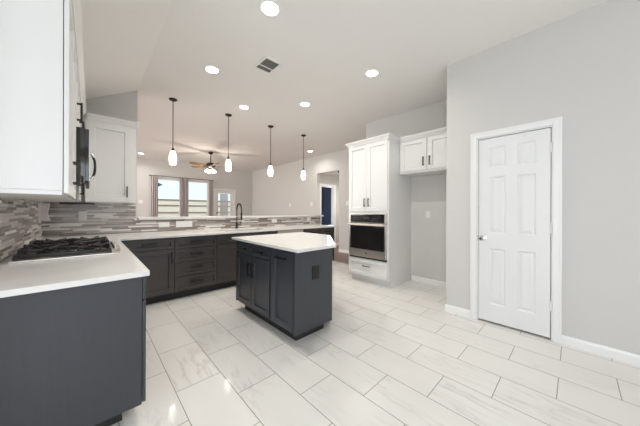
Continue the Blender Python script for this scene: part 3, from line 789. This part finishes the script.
def plate(label, loc, rz, w_, h_, kinds, m='plastic', cat='outlet', group=None, horizontal=False):
    r = thing('light_switch' if cat == 'light switch' else 'wall_outlet', label, cat, loc, rz, group)
    MB().box(-w_/2, w_/2, -0.006, 0, -h_/2, h_/2, 0.0015).build('plate', m, r)
    n = len(kinds)
    for i, k in enumerate(kinds):
        x = (i-(n-1)/2)*(w_/n)
        if k == 's': MB().box(x-0.012, x+0.012, -0.010, -0.006, -0.026, 0.026, 0.001).build('rocker', m, r)
        elif horizontal:
            for e in (-1, 1): MB().box(x+e*0.021-0.014, x+e*0.021+0.014, -0.008, -0.006, -0.016, 0.016, 0.001).build('receptacle', m, r)
        else:
            for e in (-1, 1): MB().box(x-0.016, x+0.016, -0.008, -0.006, e*0.024-0.017, e*0.024+0.017, 0.001).build('receptacle', m, r)


YT = YB-0.0101
plate('taupe outlet plate on the back tile below the wall cabinet', (-0.073, YT, 1.17), 0, 0.082, 0.128, 'o', 'taupe')
plate('single white plate on the bar tile, nearest the wall cabinet', (0.87, YT, 1.018), 0, 0.15, 0.082, 'o', cat='outlet', horizontal=True)
plate('wide white double plate on the bar tile in front of the windows', (1.165, YT, 1.018), 0, 0.25, 0.105, 'os', cat='outlet')
plate('white plate on the bar tile just right of the faucet', (2.96, YT, 1.028), 0, 0.135, 0.080, 'o', horizontal=True)
plate('white plate on the bar tile near the open end of the bar', (3.97, YT, 1.042), 0, 0.12, 0.085, 'o', horizontal=True)
plate('white outlet plate on the empty alcove wall', (XA-.0001, 1.746, 1.19), -PI/2, 0.075, 0.12, 'o')
plate('white switch plate on the living room wall left of the hall opening', (XV-.0001, 6.21, 1.475), -PI/2, 0.12, 0.12, 'ss', cat='light switch')
plate('white switch plate beside the tall cabinet, right of the hall opening', (XV-.0001, 4.62, 1.475), -PI/2, 0.10, 0.13, 's', cat='light switch')
plate('small white plate on the living room right wall between two pendants', (XV-.0001, 7.45, 1.47), -PI/2, 0.09, 0.12, 's', cat='light switch')
plate('white switch plate on the far wall left of the curtains', (1.27, YF-.0001, 1.55), 0, 0.12, 0.12, 'ss', cat='light switch')

# ------------------------------------------------------------------ ceiling lights, vent, pendants, fan
cans = [(1.173, 1.90, 'recessed light nearest the camera, cut near the top edge of the picture'),
        (1.142, 3.248, 'recessed light to the left of the ceiling vent'),
        (2.706, 1.857, 'recessed light near the white upper cabinets on the right'),
        (1.966, 4.03, 'recessed light between the two left pendants'),
        (2.666, 3.19, 'recessed light above the island, toward the right pendants'),
        (4.90, 5.60, 'small recessed light in the living room beyond the rightmost pendant'),
        (1.184, 9.62, 'recessed light far off by the living room curtains')]
src = None
for i, (x, y, lb) in enumerate(cans):
    if src is None:
        src = thing('recessed_light', lb, 'ceiling light', (x, y, CEIL-0.0002), 0, 'recessed ceiling lights')
        MB().lathe([(0.098, 0.0), (0.096, -0.006), (0.078, -0.010), (0.072, -0.002), (0.072, 0.0)], seg=32).build('trim_ring', 'plastic', src, True)
        MB().lathe([(0.072, -0.0015), (0.0, -0.0016)], seg=32).build('lens', 'lens', src, True)
        o = src
    else:
        o = copy_tree(src); o.location = (x, y, CEIL-0.0002); o['label'] = lb
    area('recessed_lamp', (x, y, CEIL-0.014), (0, 0, 0), 0.13, 0.13, CAN_W if i < 5 else CAN_W*0.8, (1, 0.955, 0.89), 'DISK', 2.7)

vn = thing('ceiling_vent', 'square louvred air vent in the kitchen ceiling', 'air vent', (1.618, 2.668, CEIL-0.0002), 0)
MB().box(-0.12, 0.12, -0.145, -0.125, -0.008, 0).box(-0.12, 0.12, 0.125, 0.145, -0.008, 0).box(-0.12, -0.095, -0.125, 0.125, -0.008, 0).box(0.095, 0.12, -0.125, 0.125, -0.008, 0).box(-0.095, 0.095, 0.035, 0.05, -0.008, 0).build('frame', 'plastic', vn)
MB().box(-0.095, 0.095, -0.125, 0.125, -0.002, -0.0005).build('backing', mat('duct_dark', (0.10, 0.10, 0.095), 0.8), vn)
for k in range(11):
    y = -0.115+k*0.0225
    if 0.03 < y < 0.055: continue
    q = MB(); q.m = Matrix.Translation((0, y, -0.005)) @ Matrix.Rotation(0.7, 4, 'X'); q.box(-0.094, 0.094, -0.005, 0.005, -0.0006, 0.0006).build('louvre', 'taupe', vn)
v2 = thing('ceiling_vent', 'small flat ceiling vent in the living room beside the rightmost pendant', 'air vent', (4.55, 5.75, CEIL-0.0002))
MB().box(-0.15, 0.15, -0.08, 0.08, -0.008, 0, 0.002).build('frame', 'plastic', v2)
for k in range(5): MB().box(-0.13, 0.13, -0.06+k*0.026, -0.048+k*0.026, -0.0095, -0.008).build('louvre', 'taupe', v2)

pends = [(0.985, 4.56, 'leftmost pendant lamp, hanging beside the white wall cabinet'), (1.912, 4.56, 'second pendant lamp from the left, in front of the ceiling fan'),
         (2.832, 4.545, 'third pendant lamp from the left, right of the black faucet'), (3.742, 4.53, 'rightmost pendant lamp, nearest the tall oven cabinet')]
src = None
for x, y, lb in pends:
    if src is None:
        src = thing('pendant_lamp', lb, 'pendant lamp', (x, y, CEIL-0.0002), 0, 'pendant lamps over the bar'); o = src
        MB().lathe([(0.062, 0), (0.060, -0.012), (0.045, -0.024), (0.012, -0.030), (0, -0.030)], seg=24).build('canopy', 'bronze', o, True)
        MB().tube([(0, 0, -0.028), (0, 0, -0.82)], 0.0065, 8).build('rod', 'bronze', o, True)
        MB().lathe([(0, -0.80), (0.010, -0.802), (0.021, -0.818), (0.027, -0.852), (0.023, -0.856), (0, -0.856)], seg=20).build('socket_cap', 'bronze', o, True)
        MB().lathe([(r*0.84, z) for r, z in [(0.030, -0.854), (0.046, -0.880), (0.060, -0.920), (0.067, -0.970), (0.065, -1.020), (0.055, -1.070), (0.050, -1.076), (0.052, -1.060), (0.058, -1.02), (0.060, -.970), (.054, -.922), (.040, -.884), (.024, -.860)]], seg=28).build('shade', 'shade', o, True)
    else:
        o = copy_tree(src); o.location = (x, y, CEIL-0.0002); o['label'] = lb

fn = thing('ceiling_fan', 'ceiling fan with wooden blades and lit glass shades in the living room', 'ceiling fan', (2.74, 7.88, CEIL-0.0002))
MB().lathe([(0.075, 0), (0.072, -0.02), (0.045, -0.06), (0.018, -0.075), (0, -0.075)]).build('canopy', 'bronze', fn, True)
MB().tube([(0, 0, -0.07), (0, 0, -0.36)], 0.015, 10).build('downrod', 'bronze', fn, True)
MB().lathe([(0.02, -0.34), (0.10, -0.35), (0.135, -0.39), (0.135, -0.45), (0.10, -0.49), (0.05, -0.51), (0.05, -0.545), (0, -0.545)], seg=28).build('motor_housing', 'bronze', fn, True)
for k in range(5):
    a = 2*PI*k/5-0.35
    q = MB(); q.m = Matrix.Rotation(a, 4, 'Z') @ Matrix.Translation((0, 0, -0.44)) @ Matrix.Rotation(0.21, 4, 'X')
    q.prism([(0.21, -0.05), (0.30, -0.062), (0.62, -0.072), (0.67, -0.055), (0.685, 0), (0.67, 0.055), (0.62, 0.072), (0.30, 0.062), (0.21, 0.05)], -0.004, 0.004)
    bl_ = q.build('blade', 'fanwood', fn)
    q = MB(); q.m = Matrix.Rotation(a, 4, 'Z') @ Matrix.Translation((0, 0, -0.45)) @ Matrix.Rotation(0.21, 4, 'X')
    q.box(0.12, 0.27, -0.018, 0.018, -0.004, 0.004).build('blade_iron', 'bronze', bl_)
for k in range(4):
    a = 2*PI*k/4+0.1
    q = MB(); q.m = Matrix.Rotation(a, 4, 'Z')
    ar = q.tube([(0.03, 0, -0.53), (0.08, 0, -0.535), (0.105, 0, -0.555)], 0.009, 8).build('lamp_arm', 'bronze', fn, True)
    q = MB(); q.m = Matrix.Rotation(a, 4, 'Z') @ Matrix.Translation((0.105, 0, -0.55)) @ Matrix.Rotation(-0.45, 4, 'Y')
    q.lathe([(0.018, 0), (0.028, -0.02), (0.045, -0.06), (0.048, -0.09), (0.0, -0.094)], seg=18).build('lamp_shade', 'fanlens', fn, True)
lp = bpy.data.lights.new('fan_lamp', 'POINT'); lp.energy = 32; lp.color = (1, 0.9, 0.76); lp.shadow_soft_size = 0.1
lo = bpy.data.objects.new('fan_lamp', lp); lo.location = (2.74, 7.88, CEIL-0.72); COL.objects.link(lo)

hl = copy_tree(bpy.data.objects['recessed_light']); hl.location = (6.14, 4.95, HZ+0.0198); hl['label'] = 'added unseen light in the hall ceiling, past the hall opening'
area('recessed_lamp', (6.14, 4.95, HZ+0.006), (0, 0, 0), 0.13, 0.13, 16, (1, 0.955, 0.89), 'DISK', 2.7)  # lamp added out of view to brighten the hall
bx = MB().box(XV+0.125, XV+0.245, 5.03, 5.12, HZ-0.055, HZ+0.0195, 0.004).build('chime_box', 'bronze'); 
tag(bx, 'small dark brown box up in the corner of the hall opening', 'box')

# ------------------------------------------------------------------ curtains
rd = thing('curtain_rod', 'slim dark rod above the two living room windows', 'curtain rod', (2.60, YF-0.075, 2.49))
MB().tube([(-1.06, 0, 0), (1.07, 0, 0)], 0.010, 10).build('rod', 'bronze', rd, True)
for e in (-1.07, 1.08): MB().lathe([(0, -0.03), (0.02, -0.015), (0.024, 0), (0.02, 0.015), (0, 0.03)], (e, 0, 0), 12, 'X').build('finial', 'bronze', rd, True)
for e in (-1.01, -0.02, 1.03): MB().box(e-0.008, e+0.008, -0.012, 0.0745, -0.03, -0.010).build('bracket', 'bronze', rd)
for x0, x1, lb in ((1.56, 1.76, 'grey curtain hanging at the far left of the living room windows'), (2.455, 2.60, 'left one of the two middle grey curtains between the windows'),
                   (2.605, 2.75, 'right one of the two middle grey curtains between the windows'), (3.50, 3.65, 'grey curtain hanging beside the patio door')):
    q = MB(); n = 40; z0, z1 = 0.03, 2.47; pts = []
    for i in range(n+1):
        t = i/n; x = x0+(x1-x0)*t; yy = 0.026*math.sin(t*(x1-x0)/0.058*2*PI); pts.append((x, yy))
    fr = [(x, YF-0.125+yy) for x, yy in pts]; bk = [(x, YF-0.121+yy) for x, yy in pts][::-1]
    q.prism(fr+bk, z0, 2.475)
    c_ = q.build('curtain', 'curtain', None, True, loc=((x0+x1)/2, YF-0.12, z0)); tag(c_, lb, 'curtain', 'living room curtains')

# ------------------------------------------------------------------ outside the living-room windows
struct('ground', MB().box(-30, 40, YF+0.13, 60, -0.2, -0.1), 'grass')
fe = thing('fence', 'pale wooden fence with dark rails seen through the living room windows', 'fence', (3, 16.5, -0.1))
q = MB()
for k in range(90): x = -7+k*0.145; q.box(x, x+0.14, 0, 0.02, 0.05, 1.98)
q.build('boards', 'fence', fe)
for z in (0.62, 1.20, 1.62, 1.95): MB().box(-7, 6, -0.05, -0.001, z, z+0.055).build('rail', 'rail', fe)
ho = thing('house', 'neighbouring house gable behind the fence, seen through the left window', 'house', (4.5, 30, -0.1))
MB().box(-5.5, 0.6, 0, 5, 0, 4.0).build('wall', 'siding', ho)
q = MB(); q.m = Matrix(((1, 0, 0, 0), (0, 0, 1, 0), (0, 1, 0, 0), (0, 0, 0, 1))); q.prism([(-6, 4.0), (1.0, 4.0), (-2.5, 5.6)], -0.4, 5.2); q.build('roof', 'roof', ho)
